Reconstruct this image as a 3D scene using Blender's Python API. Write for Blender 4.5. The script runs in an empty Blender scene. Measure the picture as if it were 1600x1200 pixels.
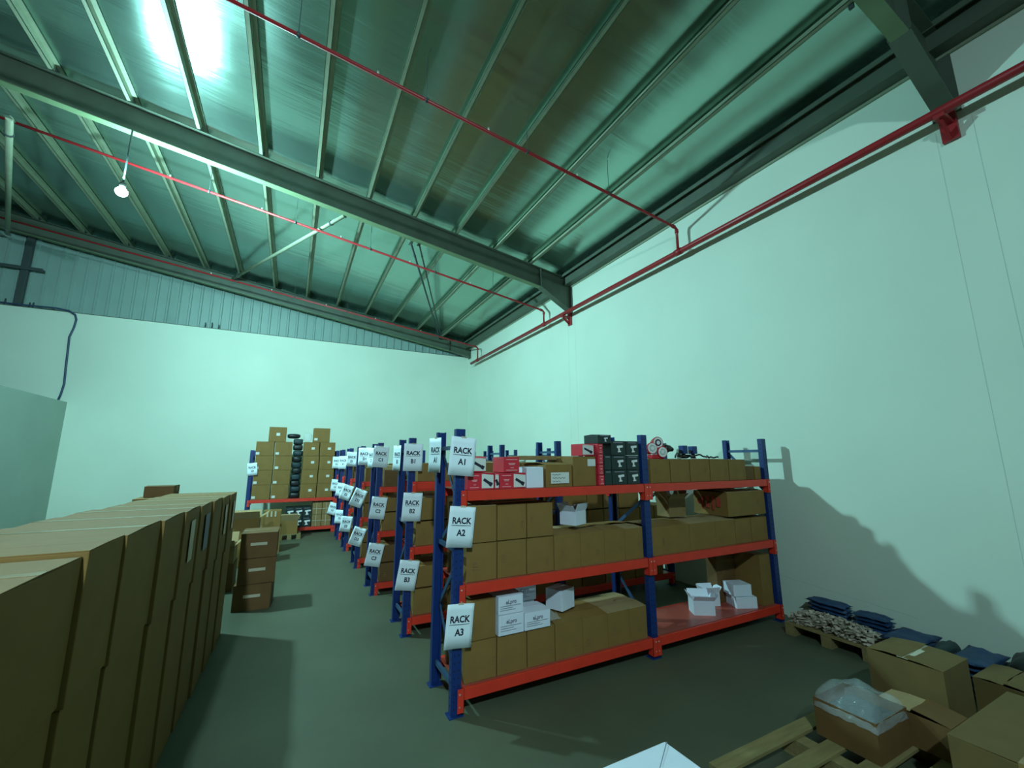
import bpy, bmesh, math, random
from mathutils import Vector, Matrix, noise
R = math.radians
col = bpy.context.scene.collection
sc = bpy.context.scene

# ------------------------------------------------------------------ camera
cam_d = bpy.data.cameras.new('camera'); cam = bpy.data.objects.new('camera', cam_d); col.objects.link(cam)
row0 = Vector((0.88888228, -0.45812902, -0.00246953))     # camera right
row1 = Vector((0.07882602, 0.15824731, -0.98424806))      # camera down
row2 = Vector((0.45130339, 0.874686, 0.17677572))         # camera forward
m = Matrix((row0, -row1, -row2)).transposed().to_4x4(); m.translation = Vector((0, 0, 1.8))
cam.matrix_world = m
cam_d.sensor_fit = 'HORIZONTAL'; cam_d.sensor_width = 36.0; cam_d.lens = 656.92 / 1600 * 36.0
cam_d.clip_start = 0.05; cam_d.clip_end = 100
sc.camera = cam
# ------------------------------------------------------------------ world, lamps, exposure
w = bpy.data.worlds.new('world'); sc.world = w; w.use_nodes = True
w.node_tree.nodes['Background'].inputs[0].default_value = (0.30, 0.42, 0.36, 1)
w.node_tree.nodes['Background'].inputs[1].default_value = 0.05
sc.view_settings.view_transform = 'Standard'; sc.view_settings.look = 'None'
sc.view_settings.exposure = 0.0; sc.view_settings.gamma = 1.0
LAMP = (-2.45, 7.33, 5.56); LAMP2 = (-1.2, -2.9, 5.60)
LAMP_COL = (0.50, 1.0, 1.06); LAMP2_COL = (0.66, 1.0, 1.12)
LAMP_W = 4700.0; LAMP2_W = 4000.0

# ------------------------------------------------------------------ helpers
def tag(o, label=None, cat=None, group=None, kind=None):
    if label: o['label'] = label
    if cat: o['category'] = cat
    if group: o['group'] = group
    if kind: o['kind'] = kind
    return o

def empty(name, loc=(0, 0, 0), rz=0.0):
    o = bpy.data.objects.new(name, None); col.objects.link(o)
    o.location = loc; o.rotation_euler = (0, 0, rz); o.empty_display_size = 0.1
    return o

class MB:
    def __init__(s): s.bm = bmesh.new()
    def box(s, x0, x1, y0, y1, z0, z1):
        v = [s.bm.verts.new(p) for p in ((x0,y0,z0),(x1,y0,z0),(x1,y1,z0),(x0,y1,z0),(x0,y0,z1),(x1,y0,z1),(x1,y1,z1),(x0,y1,z1))]
        for f in ((0,3,2,1),(4,5,6,7),(0,1,5,4),(1,2,6,5),(2,3,7,6),(3,0,4,7)): s.bm.faces.new([v[i] for i in f])
        return v
    def obox(s, c, sx, sy, sz, rot=None):
        v = s.box(-sx/2, sx/2, -sy/2, sy/2, -sz/2, sz/2)
        M = Matrix.Translation(Vector(c)) @ ((rot or Matrix.Identity(3)).to_4x4())
        for q in v: q.co = M @ q.co
        return v
    def bar(s, a, b, wd, ht, up=(0, 0, 1)):
        a = Vector(a); b = Vector(b); d = (b - a); L = d.length; d.normalize()
        u = Vector(up); side = d.cross(u)
        if side.length < 1e-4: side = d.cross(Vector((1, 0, 0)))
        side.normalize(); u = side.cross(d)
        Rm = Matrix((side, d, u)).transposed()
        return s.obox((a + b) / 2, wd, L, ht, Rm)
    def tube(s, pts, r, n=10, cap=True):
        pts = [Vector(p) for p in pts]; rings = []
        for i, p in enumerate(pts):
            d = (pts[min(i+1, len(pts)-1)] - pts[max(i-1, 0)]).normalized()
            a = Vector((0, 0, 1)) if abs(d.z) < 0.9 else Vector((1, 0, 0))
            u = d.cross(a).normalized(); v = u.cross(d)
            rr = r[i] if isinstance(r, (list, tuple)) else r
            rings.append([s.bm.verts.new(p + (u*math.cos(t*2*math.pi/n) + v*math.sin(t*2*math.pi/n))*rr) for t in range(n)])
        for i in range(len(rings)-1):
            for k in range(n):
                f = s.bm.faces.new((rings[i][k], rings[i][(k+1) % n], rings[i+1][(k+1) % n], rings[i+1][k])); f.smooth = True
        if cap:
            s.bm.faces.new(rings[0][::-1]); s.bm.faces.new(rings[-1])
        return rings
    def prism(s, poly, axis, a0, a1):
        # poly in the two other axes (order x,y,z without axis)
        def P(p, a):
            q = list(p); q.insert(axis, a); return q
        A = [s.bm.verts.new(P(p, a0)) for p in poly]; B = [s.bm.verts.new(P(p, a1)) for p in poly]
        n = len(poly)
        s.bm.faces.new(A); s.bm.faces.new(B[::-1])
        for i in range(n): s.bm.faces.new((A[i], B[i], B[(i+1) % n], A[(i+1) % n]))
    def quad(s, *p): return s.bm.faces.new([s.bm.verts.new(q) for q in p])
    def mesh(s, name):
        bmesh.ops.recalc_face_normals(s.bm, faces=s.bm.faces[:])
        me = bpy.data.meshes.new(name); s.bm.to_mesh(me); s.bm.free(); return me
    def build(s, name, mat, parent=None, bevel=0.0, loc=None):
        o = bpy.data.objects.new(name, s.mesh(name)); col.objects.link(o)
        if mat: o.data.materials.append(mat)
        if bevel:
            b = o.modifiers.new('bevel', 'BEVEL'); b.width = bevel; b.segments = 2; b.limit_method = 'ANGLE'
        if parent: o.parent = parent
        if loc: o.location = loc
        return o

def struct(o): o['kind'] = 'structure'; return o

def mat(name, base, rough=0.6, metal=0.0, n_scale=0.0, n_amt=0.0, bump=0.0, b_scale=20.0, stretch=(1,1,1), spec=0.5, dirt=None, coat=0.0):
    M = bpy.data.materials.new(name); M.use_nodes = True
    nt = M.node_tree; bs = nt.nodes['Principled BSDF']
    bs.inputs['Base Color'].default_value = (*base, 1); bs.inputs['Roughness'].default_value = rough
    bs.inputs['Metallic'].default_value = metal
    if 'Specular IOR Level' in bs.inputs: bs.inputs['Specular IOR Level'].default_value = spec
    if coat: bs.inputs['Coat Weight'].default_value = coat
    if n_amt or bump:
        tc = nt.nodes.new('ShaderNodeTexCoord'); mp = nt.nodes.new('ShaderNodeMapping')
        nt.links.new(tc.outputs['Object'], mp.inputs['Vector']); mp.inputs['Scale'].default_value = stretch
    if n_amt:
        n = nt.nodes.new('ShaderNodeTexNoise'); n.inputs['Scale'].default_value = n_scale; n.inputs['Detail'].default_value = 5
        nt.links.new(mp.outputs[0], n.inputs['Vector'])
        mx = nt.nodes.new('ShaderNodeMixRGB')
        lo = tuple(max(0, c*(1-n_amt)) for c in base) if dirt is None else dirt
        mx.inputs[1].default_value = (*lo, 1); mx.inputs[2].default_value = (*[min(1, c*(1+n_amt*0.5)) for c in base], 1)
        cr = nt.nodes.new('ShaderNodeValToRGB'); cr.color_ramp.elements[0].position = 0.3; cr.color_ramp.elements[1].position = 0.7
        nt.links.new(n.outputs['Fac'], cr.inputs[0]); nt.links.new(cr.outputs[0], mx.inputs[0]); nt.links.new(mx.outputs[0], bs.inputs['Base Color'])
    if bump:
        n2 = nt.nodes.new('ShaderNodeTexNoise'); n2.inputs['Scale'].default_value = b_scale; n2.inputs['Detail'].default_value = 4
        nt.links.new(mp.outputs[0], n2.inputs['Vector'])
        bp = nt.nodes.new('ShaderNodeBump'); bp.inputs['Strength'].default_value = bump; bp.inputs['Distance'].default_value = 0.02
        nt.links.new(n2.outputs['Fac'], bp.inputs['Height']); nt.links.new(bp.outputs[0], bs.inputs['Normal'])
    return M

def emit(name, c, s):
    M = bpy.data.materials.new(name); M.use_nodes = True; nt = M.node_tree; nt.nodes.clear()
    e = nt.nodes.new('ShaderNodeEmission'); e.inputs[0].default_value = (*c, 1); e.inputs[1].default_value = s
    o = nt.nodes.new('ShaderNodeOutputMaterial'); nt.links.new(e.outputs[0], o.inputs[0]); return M

M = {}
M['wall'] = mat('white_paint', (0.69, 0.80, 0.665), 0.62, n_scale=0.7, n_amt=0.05, bump=0.05, b_scale=3)
M['partition'] = mat('partition_paint', (0.36, 0.45, 0.39), 0.7, n_scale=1.2, n_amt=0.05)
M['grey_wall'] = mat('unseen_grey_wall', (0.16, 0.19, 0.16), 0.8, n_scale=1.2, n_amt=0.1)  # unseen walls, darkened to lessen bounced light near the camera
M['joint'] = mat('joint_filler', (0.54, 0.64, 0.55), 0.8)
M['concrete'] = mat('concrete', (0.085, 0.098, 0.058), 0.55, n_scale=1.3, n_amt=0.16, bump=0.12, b_scale=6)
M['steel_paint'] = mat('green_grey_steel', (0.09, 0.12, 0.085), 0.5, n_scale=4, n_amt=0.15)
M['purlin'] = mat('galvanised_purlin', (0.29, 0.34, 0.23), 0.45, metal=0.1, n_scale=6, n_amt=0.12)
M['gable'] = mat('sheet_metal', (0.26, 0.38, 0.34), 0.45, n_scale=2, n_amt=0.06)
M['dark_steel'] = mat('dark_steel', (0.05, 0.07, 0.07), 0.5)
M['red_pipe'] = mat('red_pipe_paint', (0.34, 0.018, 0.022), 0.4, n_scale=5, n_amt=0.1)
M['blue'] = mat('blue_rack_paint', (0.006, 0.030, 0.155), 0.42, n_scale=9, n_amt=0.12)
M['brace'] = mat('blue_brace_steel', (0.05, 0.11, 0.21), 0.4, metal=0.3, n_scale=8, n_amt=0.15)
M['beam'] = mat('orange_red_beam_paint', (0.75, 0.040, 0.018), 0.42, n_scale=9, n_amt=0.08)
M['deck'] = mat('red_deck_panel', (0.42, 0.075, 0.05), 0.32, n_scale=3, n_amt=0.2)
M['deck_under'] = mat('grey_deck_panel', (0.10, 0.12, 0.12), 0.5)
M['rivet'] = mat('bare_rivet', (0.8, 0.8, 0.75), 0.3, metal=0.6)
M['card'] = mat('cardboard', (0.235, 0.130, 0.029), 0.75, n_scale=7, n_amt=0.08, bump=0.06, b_scale=9)
M['card2'] = mat('cardboard_red_brown', (0.150, 0.074, 0.019), 0.75, n_scale=7, n_amt=0.1)
M['card3'] = mat('cardboard_pale', (0.27, 0.17, 0.062), 0.75, n_scale=7, n_amt=0.08)
M['cardin'] = mat('cardboard_inside', (0.36, 0.25, 0.115), 0.8, n_scale=7, n_amt=0.08)
M['card_dimmed'] = mat('cardboard_dimmed', (0.15, 0.095, 0.026), 0.8, n_scale=7, n_amt=0.1)  # darker cardboard: dimming towards the view's edge put into the colour
M['tape'] = mat('packing_tape', (0.30, 0.18, 0.065), 0.22)
M['wtape'] = mat('pale_tape', (0.55, 0.50, 0.36), 0.3)
M['print'] = mat('brown_print', (0.22, 0.12, 0.05), 0.8)
M['redprint'] = mat('red_print', (0.45, 0.05, 0.03), 0.8)
M['paper'] = mat('white_paper', (0.84, 0.95, 1.0), 0.55)
M['label'] = mat('label_paper', (0.66, 0.68, 0.62), 0.6)
M['whitebox'] = mat('white_carton', (0.74, 0.78, 0.86), 0.5, n_scale=5, n_amt=0.04)
M['ink'] = mat('black_ink', (0.012, 0.012, 0.03), 0.7)
M['greyink'] = mat('grey_ink', (0.25, 0.25, 0.30), 0.7)
M['redbox'] = mat('red_printed_carton', (0.62, 0.025, 0.045), 0.4)
M['pinkink'] = mat('pale_red_ink', (0.85, 0.35, 0.35), 0.5)
M['blackbox'] = mat('black_printed_carton', (0.016, 0.03, 0.028), 0.4)
M['orange'] = mat('orange_ink', (0.75, 0.28, 0.04), 0.5)
M['wood'] = mat('pallet_wood', (0.24, 0.185, 0.07), 0.8, n_scale=5, n_amt=0.2, stretch=(1, 8, 8))
M['bluetarp'] = mat('blue_tarpaulin', (0.015, 0.055, 0.14), 0.55, n_scale=9, n_amt=0.3, bump=0.5, b_scale=14)
M['darkbag'] = mat('dark_woven_bag', (0.02, 0.045, 0.05), 0.6, n_scale=9, n_amt=0.3, bump=0.5, b_scale=14)
M['blackbag'] = mat('black_bag', (0.012, 0.016, 0.016), 0.45, bump=0.6, b_scale=12)
M['scrap'] = mat('pale_scrap', (0.50, 0.42, 0.33), 0.7, n_scale=25, n_amt=0.6)
M['cable'] = mat('blue_grey_cable', (0.03, 0.06, 0.12), 0.5)
M['silver'] = mat('silver_reflector', (0.85, 0.85, 0.85), 0.15, metal=0.9)
M['white_plastic'] = mat('white_plastic', (0.8, 0.8, 0.8), 0.35)
M['red_plastic'] = mat('red_plastic', (0.55, 0.02, 0.03), 0.3)
M['black_plastic'] = mat('black_plastic', (0.012, 0.012, 0.012), 0.35)
# plastic film
Mf = bpy.data.materials.new('clear_film'); Mf.use_nodes = True; nt = Mf.node_tree; bs = nt.nodes['Principled BSDF']
bs.inputs['Base Color'].default_value = (0.75, 0.85, 0.85, 1); bs.inputs['Roughness'].default_value = 0.12
bs.inputs['Alpha'].default_value = 0.22
n = nt.nodes.new('ShaderNodeTexNoise'); n.inputs['Scale'].default_value = 9; bp = nt.nodes.new('ShaderNodeBump'); bp.inputs['Strength'].default_value = 0.5
bp.inputs['Distance'].default_value = 0.02
nt.links.new(n.outputs['Fac'], bp.inputs['Height']); nt.links.new(bp.outputs[0], bs.inputs['Normal']); M['film'] = Mf
# roof foil: crinkled aluminium, ripples running across the purlins
Mr = bpy.data.materials.new('roof_foil'); Mr.use_nodes = True; nt = Mr.node_tree; bs = nt.nodes['Principled BSDF']
bs.inputs['Base Color'].default_value = (0.36, 0.53, 0.45, 1); bs.inputs['Metallic'].default_value = 0.92; bs.inputs['Roughness'].default_value = 0.3
tc = nt.nodes.new('ShaderNodeTexCoord')
def nz(scale, stretch, detail=3):
    mp = nt.nodes.new('ShaderNodeMapping'); mp.inputs['Scale'].default_value = stretch
    nt.links.new(tc.outputs['Object'], mp.inputs['Vector'])
    q = nt.nodes.new('ShaderNodeTexNoise'); q.inputs['Scale'].default_value = scale; q.inputs['Detail'].default_value = detail
    nt.links.new(mp.outputs[0], q.inputs['Vector']); return q
n1 = nz(1.0, (0.55, 5.0, 1)); n2 = nz(1.0, (1.2, 30.0, 1), 4); n3 = nz(1.3, (1, 1, 1), 2)
b1 = nt.nodes.new('ShaderNodeBump'); b1.inputs['Strength'].default_value = 0.20; b1.inputs['Distance'].default_value = 0.035
b2 = nt.nodes.new('ShaderNodeBump'); b2.inputs['Strength'].default_value = 0.16; b2.inputs['Distance'].default_value = 0.006
nt.links.new(n1.outputs['Fac'], b1.inputs['Height']); nt.links.new(n2.outputs['Fac'], b2.inputs['Height'])
nt.links.new(b1.outputs[0], b2.inputs['Normal']); nt.links.new(b2.outputs[0], bs.inputs['Normal'])
rr = nt.nodes.new('ShaderNodeMapRange'); rr.inputs[3].default_value = 0.17; rr.inputs[4].default_value = 0.30
nt.links.new(n3.outputs['Fac'], rr.inputs[0]); nt.links.new(rr.outputs[0], bs.inputs['Roughness'])
M['foil'] = Mr

# ------------------------------------------------------------------ the building
WX = 5.3; BY = 13.70; NY = -6.5; RX = -9.5            # right wall, back wall, wall behind the camera, ridge
def roof_z(x): return 5.90 + 0.153*(5.2 - x) if x >= RX else 5.90 + 0.153*(5.2 - RX) - 0.153*(RX - x)
def bot_z(x): return roof_z(x) - 0.10                   # underside of the purlins
LX = 2*RX - WX
b = MB(); b.box(LX, WX, NY, BY, -0.1, 0); struct(b.build('floor', M['concrete']))
b = MB(); b.box(WX, WX+0.15, NY, BY+0.15, 0, 5.98); struct(b.build('wall_right', M['wall']))
b = MB(); b.box(LX, WX, BY, BY+0.15, 0, 5.375); struct(b.build('wall_back', M['wall']))
b = MB(); b.box(LX, WX, NY-0.15, NY, 0, 6.2); struct(b.build('wall_front', M['grey_wall']))
b = MB(); b.box(LX-0.15, LX, NY, BY, 0, 6.2); struct(b.build('wall_left', M['grey_wall']))
b = MB(); b.box(-5.15, -4.87, 5.5, BY, 0, 3.17); struct(b.build('wall_partition', M['partition']))
# wall board joints either side of the two columns, and the long crack near the floor
for k, (ya, wd) in enumerate(((1.30, 0.004), (1.05, 0.004), (7.24, 0.004), (7.50, 0.004), (0.2, 0.003))):
    b = MB(); b.box(WX-0.0015, WX+0.001, ya, ya+wd, 0.02, 4.9); struct(b.build('trim_%d' % (k+1), M['joint']))
b = MB()
for i in range(14):
    y0 = 3.3 - i*0.09; z0 = 0.43 - 0.007*i + 0.004*math.sin(i*2.1); z1 = 0.43 - 0.007*(i+1) + 0.004*math.sin((i+1)*2.1)
    b.quad((WX-0.001, y0, z0), (WX-0.001, y0-0.09, z1), (WX-0.001, y0-0.09, z1+0.004), (WX-0.001, y0, z0+0.004))
struct(b.build('trim_6', M['joint']))
# foil roof, sagging a little between the purlins
PX = [5.13 - 0.849*i for i in range(18)]
def foil(name, xa, xb):
    b = MB(); nx = int(abs(xb-xa)/0.106); ny = 120; V = []
    for i in range(nx+1):
        x = xa + (xb-xa)*i/nx; ph = ((5.13 - x)/0.849) % 1.0
        rowv = []
        for j in range(ny+1):
            y = NY + (BY+0.3-NY)*j/ny
            sag = 0.013*math.sin(math.pi*ph)**2 + 0.010*noise.noise(Vector((x*0.8, y*0.9, 3.1)))*math.sin(math.pi*ph)
            rowv.append(b.bm.verts.new((x, y, roof_z(x) + 0.012 - sag + 0.02)))
        V.append(rowv)
    for i in range(nx):
        for j in range(ny):
            f = b.bm.faces.new((V[i][j], V[i+1][j], V[i+1][j+1], V[i][j+1])); f.smooth = True
    o = b.build(name, M['foil']); o['kind'] = 'structure'; return o
foil('ceiling', WX+0.1, LX)
ORD = ['first','second','third','fourth','fifth','sixth','seventh','eighth','ninth','tenth','eleventh','twelfth','thirteenth','fourteenth','fifteenth','sixteenth','seventeenth','eighteenth']
def purlin(i, x):
    z = bot_z(x); rt = empty('roof_purlin', (x, NY, z+0.011))
    b = MB(); t = 0.006; L = BY+0.2-NY
    b.box(-t, 0, 0, L, 0, 0.1); b.box(-0.055, 0, 0, L, 0, t); b.box(0, 0.055, 0, L, 0.094, 0.1)
    b.box(-0.055, -0.05, 0, L, 0, 0.015)
    b.build('channel', M['purlin'], rt)
    for yr in (1.2, 7.4, 13.55):
        c = MB(); yy = yr - NY
        c.box(0.001, 0.009, yy-0.05, yy+0.05, -0.0, 0.09); c.build('cleat', M['dark_steel'], rt)
        c = MB(); c.box(0.001, 0.03, yy+0.20, yy+0.24, -0.03, 0.03); c.build('bolt_block', M['dark_steel'], rt)
    tag(rt, 'grey steel roof purlin under the foil, %s one out from the right wall' % ORD[i], 'purlin', 'roof purlins')
for i, x in enumerate(PX[1:17]): purlin(i, x)
# eave strut along the right wall
rt = empty('eave_strut', (5.0, NY, 5.64))
b = MB(); L = BY-NY; b.box(0.12, 0.14, 0, L, 0.0, 0.22); b.box(0.14, 0.295, 0, L, 0.0, 0.015); b.box(0.04, 0.12, 0, L, 0.20, 0.22); b.box(0.04,0.052,0,L,0.16,0.2)
b.build('channel', M['steel_paint'], rt)
b = MB(); b.box(0.275, 0.297, 0, L, -0.03, 0.0); b.build('edge_angle', M['purlin'], rt)
tag(rt, 'dark green steel eave beam running along the top of the right wall', 'beam')

def rafter(y, label, haunch=True):
    rt = empty('roof_rafter', (5.28, y, 0))
    D = 0.41; X = 5.28; hz = 5.06 if haunch else bot_z(5.28)-D-0.03
    def bz(x): return bot_z(x) - D
    xe = RX
    pts_top = [(5.28-X, bot_z(5.28)), (xe-X, bot_z(xe))]
    b = MB(); b.prism([(0, bot_z(5.28)-0.01), (0, hz), (4.50-X, bz(4.50)), (xe-X, bz(xe)), (xe-X, bot_z(xe)-0.01)], 1, -0.005, 0.005)
    # second slope beyond the ridge
    b.prism([(xe-X, bot_z(xe)-0.01), (xe-X, bz(xe)), (LX-X, bz(LX)), (LX-X, bot_z(LX)-0.01)], 1, -0.005, 0.005)
    b.build('web', M['steel_paint'], rt)
    b = MB(); b.prism([(0, bot_z(5.28)), (xe-X, bot_z(xe)), (xe-X, bot_z(xe)-0.012), (0, bot_z(5.28)-0.012)], 1, -0.09, 0.09)
    b.build('top_flange', M['steel_paint'], rt)
    b = MB(); b.prism([(4.50-X, bz(4.50)), (xe-X, bz(xe)), (xe-X, bz(xe)-0.012), (4.50-X, bz(4.50)-0.012)], 1, -0.065, 0.065)
    b.build('bottom_flange', M['rafter_low_lit'], rt)
    b = MB(); b.prism([(0, hz), (4.50-X, bz(4.50)), (4.50-X, bz(4.50)-0.012), (0, hz-0.015)], 1, -0.08, 0.08)
    b.build('haunch_flange', M['steel_paint'], rt)
    b = MB(); b.box(0.0, 0.015, -0.1, 0.1, hz-0.06, 5.61); b.build('end_plate', M['steel_paint'], rt)
    b = MB(); b.box(4.50-X-0.006, 4.50-X+0.006, -0.085, 0.085, bz(4.5), bot_z(4.5)-0.012); b.build('stiffener', M['steel_paint'], rt)
    tag(rt, label, 'rafter', 'roof rafters'); return rt
M['rafter_low_lit'] = mat('green_grey_flange_lit', (0.17, 0.25, 0.13), 0.5, n_scale=4, n_amt=0.12)  # steel paint made lighter: lamplight from below put into the flange colour
rafter(1.2, 'green-grey steel rafter nearest the camera, cut by the top right corner')
rafter(7.4, 'green-grey steel rafter crossing the middle of the roof with the lamp beside it')
rafter(13.5, 'green-grey steel rafter along the ribbed gable at the far end', haunch=False)

# ribbed gable sheet above the back wall
b = MB(); xs = []; x = WX
prof = [(0, 0), (0.17, 0), (0.185, 0.03), (0.225, 0.03), (0.24, 0)]
pts = []
while x > -13.5:
    for dx, dy in prof[:-1]: pts.append((x-dx, dy))
    x -= 0.24
A = [b.bm.verts.new((px, BY+0.14-dy, 5.30)) for px, dy in pts]; B2 = [b.bm.verts.new((px, BY+0.14-dy, bot_z(px)+0.18)) for px, dy in pts]
for i in range(len(pts)-1): b.bm.faces.new((A[i], A[i+1], B2[i+1], B2[i]))
struct(b.build('wall_gable', M['gable']))
b = MB(); b.box(LX, WX-0.02, BY-0.012, BY+0.10, 5.375, 5.39); struct(b.build('trim_7', M['steel_paint']))
b = MB(); b.box(-6.10, -5.98, BY-0.02, BY+0.09, 5.39, 7.35); o = b.build('gable_post', M['dark_steel'], bevel=0.004); tag(o, 'dark steel post standing on the back wall against the ribbed gable', 'post')
b = MB(); b.box(-9.3, -5.72, BY-0.05, BY-0.021, 6.29, 6.37); b.box(-5.735, -5.72, BY-0.021, BY+0.09, 6.30, 6.36); o = b.build('gable_rail', M['dark_steel'], bevel=0.003); tag(o, 'dark steel rail crossing the gable post at the far left', 'rail')
for k, (x, h, lb) in enumerate(((-6.27, 0.16, 'left of the gable post'), (-5.86, 0.13, 'just right of the gable post'), (-5.80, 0.14, 'second right of the gable post'), (-2.42, 0.15, 'leftmost of the three near the middle'), (-2.27, 0.17, 'centre one of the three near the middle'), (-2.11, 0.13, 'rightmost of the three near the middle'))):
    b = MB(); b.tube([(x, BY+0.05, 5.38), (x+0.01, BY+0.045, 5.39+h*0.6), (x+0.004, BY+0.06, 5.39+h)], 0.013, 6); o = b.build('starter_bar', M['dark_steel'])
    tag(o, 'short dark bar end on the back wall, ' + lb, 'bar', 'steel bar ends on the back wall')
b = MB(); b.tube([(-6.9, BY-0.048, 5.41), (-5.9, BY-0.048, 5.415), (-5.35, BY-0.048, 5.43), (-5.12, BY-0.048, 5.40), (-5.0, BY-0.048, 5.32), (-4.965, BY-0.048, 5.2), (-4.98, BY-0.048, 5.0), (-5.03, BY-0.048, 4.75), (-5.01, BY-0.048, 4.4), (-4.99, BY-0.048, 4.0), (-4.965, BY-0.048, 3.6), (-4.99, BY-0.048, 3.35), (-5.02, BY-0.048, 3.19)], 0.022, 8)
o = b.build('cable', M['cable']); tag(o, 'dark cable bending down the back wall to the partition top', 'cable')

# ------------------------------------------------------------------ red pipes
rt = empty('fire_pipe', (5.115, NY+0.1, 4.985))
b = MB(); b.tube([(0, 0, 0), (0, 12.9-NY-0.1, 0)], 0.043, 14); b.build('pipe_run', M['red_pipe'], rt)
for y in (-3.0, 4.23, 8.24, 12.35):
    b = MB(); b.tube([(0, y-NY-0.1-0.06, 0), (0, y-NY-0.1+0.06, 0)], 0.052, 14); b.build('tee', M['red_pipe'], rt)
tag(rt, 'thick red fire pipe running along the right wall near the eave', 'pipe')
for y, lb in ((1.2, 'under the nearest rafter'), (7.4, 'under the middle rafter')):
    rt = empty('pipe_bracket', (5.28, y, 4.9))
    b = MB(); b.box(-0.02, 0.018, -0.06, 0.06, -0.16, 0.14); b.build('wall_plate', M['red_pipe'], rt, bevel=0.004)
    b = MB(); b.box(-0.22, -0.02, -0.04, 0.04, 0.0, 0.04); b.build('arm', M['red_pipe'], rt, bevel=0.003)
    b = MB(); b.bar((-0.18, 0, -0.005), (-0.02, 0, -0.13), 0.05, 0.02, up=(0, 1, 0)); b.build('strut', M['red_pipe'], rt)
    tag(rt, 'red steel bracket holding the fire pipe ' + lb, 'bracket', 'fire pipe brackets')
def branch(y, z, slope, lb, xend=-9.0, drop=0.0):
    rt = empty('sprinkler_pipe', (5.115, y, 5.03))
    x = xend-5.115
    b = MB(); b.tube([(0, 0, 0.0), (0.0, 0, z-5.03-0.05), (-0.015, 0, z-5.03-0.012), (-0.06, 0, z-5.03+0.005), (x, 0, z-5.03 - slope*x)], 0.021, 10)
    b.build('pipe_run', M['red_pipe'], rt)
    b = MB(); b.tube([(0, 0, z-5.03-0.09), (0, 0, z-5.03-0.03)], 0.029, 10); b.tube([(-0.04, 0, z-5.03), (-0.1, 0, z-5.03+0.012)], 0.029, 10); b.build('elbow', M['red_pipe'], rt)
    for k in range(1, 6):
        xx = -1.35*k; zz = z-5.03-slope*xx
        c = MB(); c.tube([(xx, 0, zz), (xx, 0, bot_z(5.115+xx)+0.1-5.03)], 0.004, 6); c.tube([(xx-0.015, 0, zz), (xx+0.015, 0, zz)], 0.03, 10); c.build('hanger', M['dark_steel'], rt)
        c = MB(); c.tube([(xx-0.55, 0, zz+slope*0.55+0.015), (xx-0.55, 0, zz+slope*0.55+0.055)], 0.012, 8); c.build('sprinkler_head', M['rivet'], rt)
    tag(rt, lb, 'pipe', 'red sprinkler pipes')
branch(4.234, 5.40, 0.133, 'thin red sprinkler pipe crossing the roof nearest the camera')
branch(8.238, 5.33, 0.155, 'thin red sprinkler pipe crossing the roof beyond the middle rafter')
branch(12.35, 5.42, 0.137, 'thin red sprinkler pipe crossing the roof beside the gable rafter')

# roof bracing of the far bay
for name, a, c, r, lb in (('roof_brace', (0.50, 7.5, 6.12), (-1.87, 13.4, 6.80), 0.035, 'pale tubular roof brace slanting left behind the middle rafter'),
                    ('roof_brace', (-3.75, 7.5, 6.35), (-6.3, 13.4, 7.0), 0.04, 'pale tubular roof brace at far left beyond the lamp'),
                    ('roof_brace', (1.70, 7.5, 5.88), (4.15, 13.4, 5.86), 0.022, 'dark thin roof brace slanting right, left one of a close pair'),
                    ('roof_brace', (1.86, 7.5, 5.90), (4.22, 13.4, 5.86), 0.016, 'dark thin roof brace slanting right, right one of a close pair')):
    mt = M['purlin'] if r > 0.03 else M['dark_steel']
    rt = empty(name, a); d = Vector(c)-Vector(a)
    b = MB(); b.tube([(0, 0, 0), d], r, 10); b.build('tube', mt, rt)
    for q in (0, 1):
        p = d*q; b = MB(); b.obox(p, 0.06, 0.14, 0.012); b.build('end_plate', M['steel_paint'], rt)
    for q in (0.08, 0.92):
        b = MB(); b.tube([d*(q-0.003), d*(q+0.003)], r*1.35, 10); b.build('band', M['dark_steel'], rt)
    tag(rt, lb, 'brace')

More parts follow.
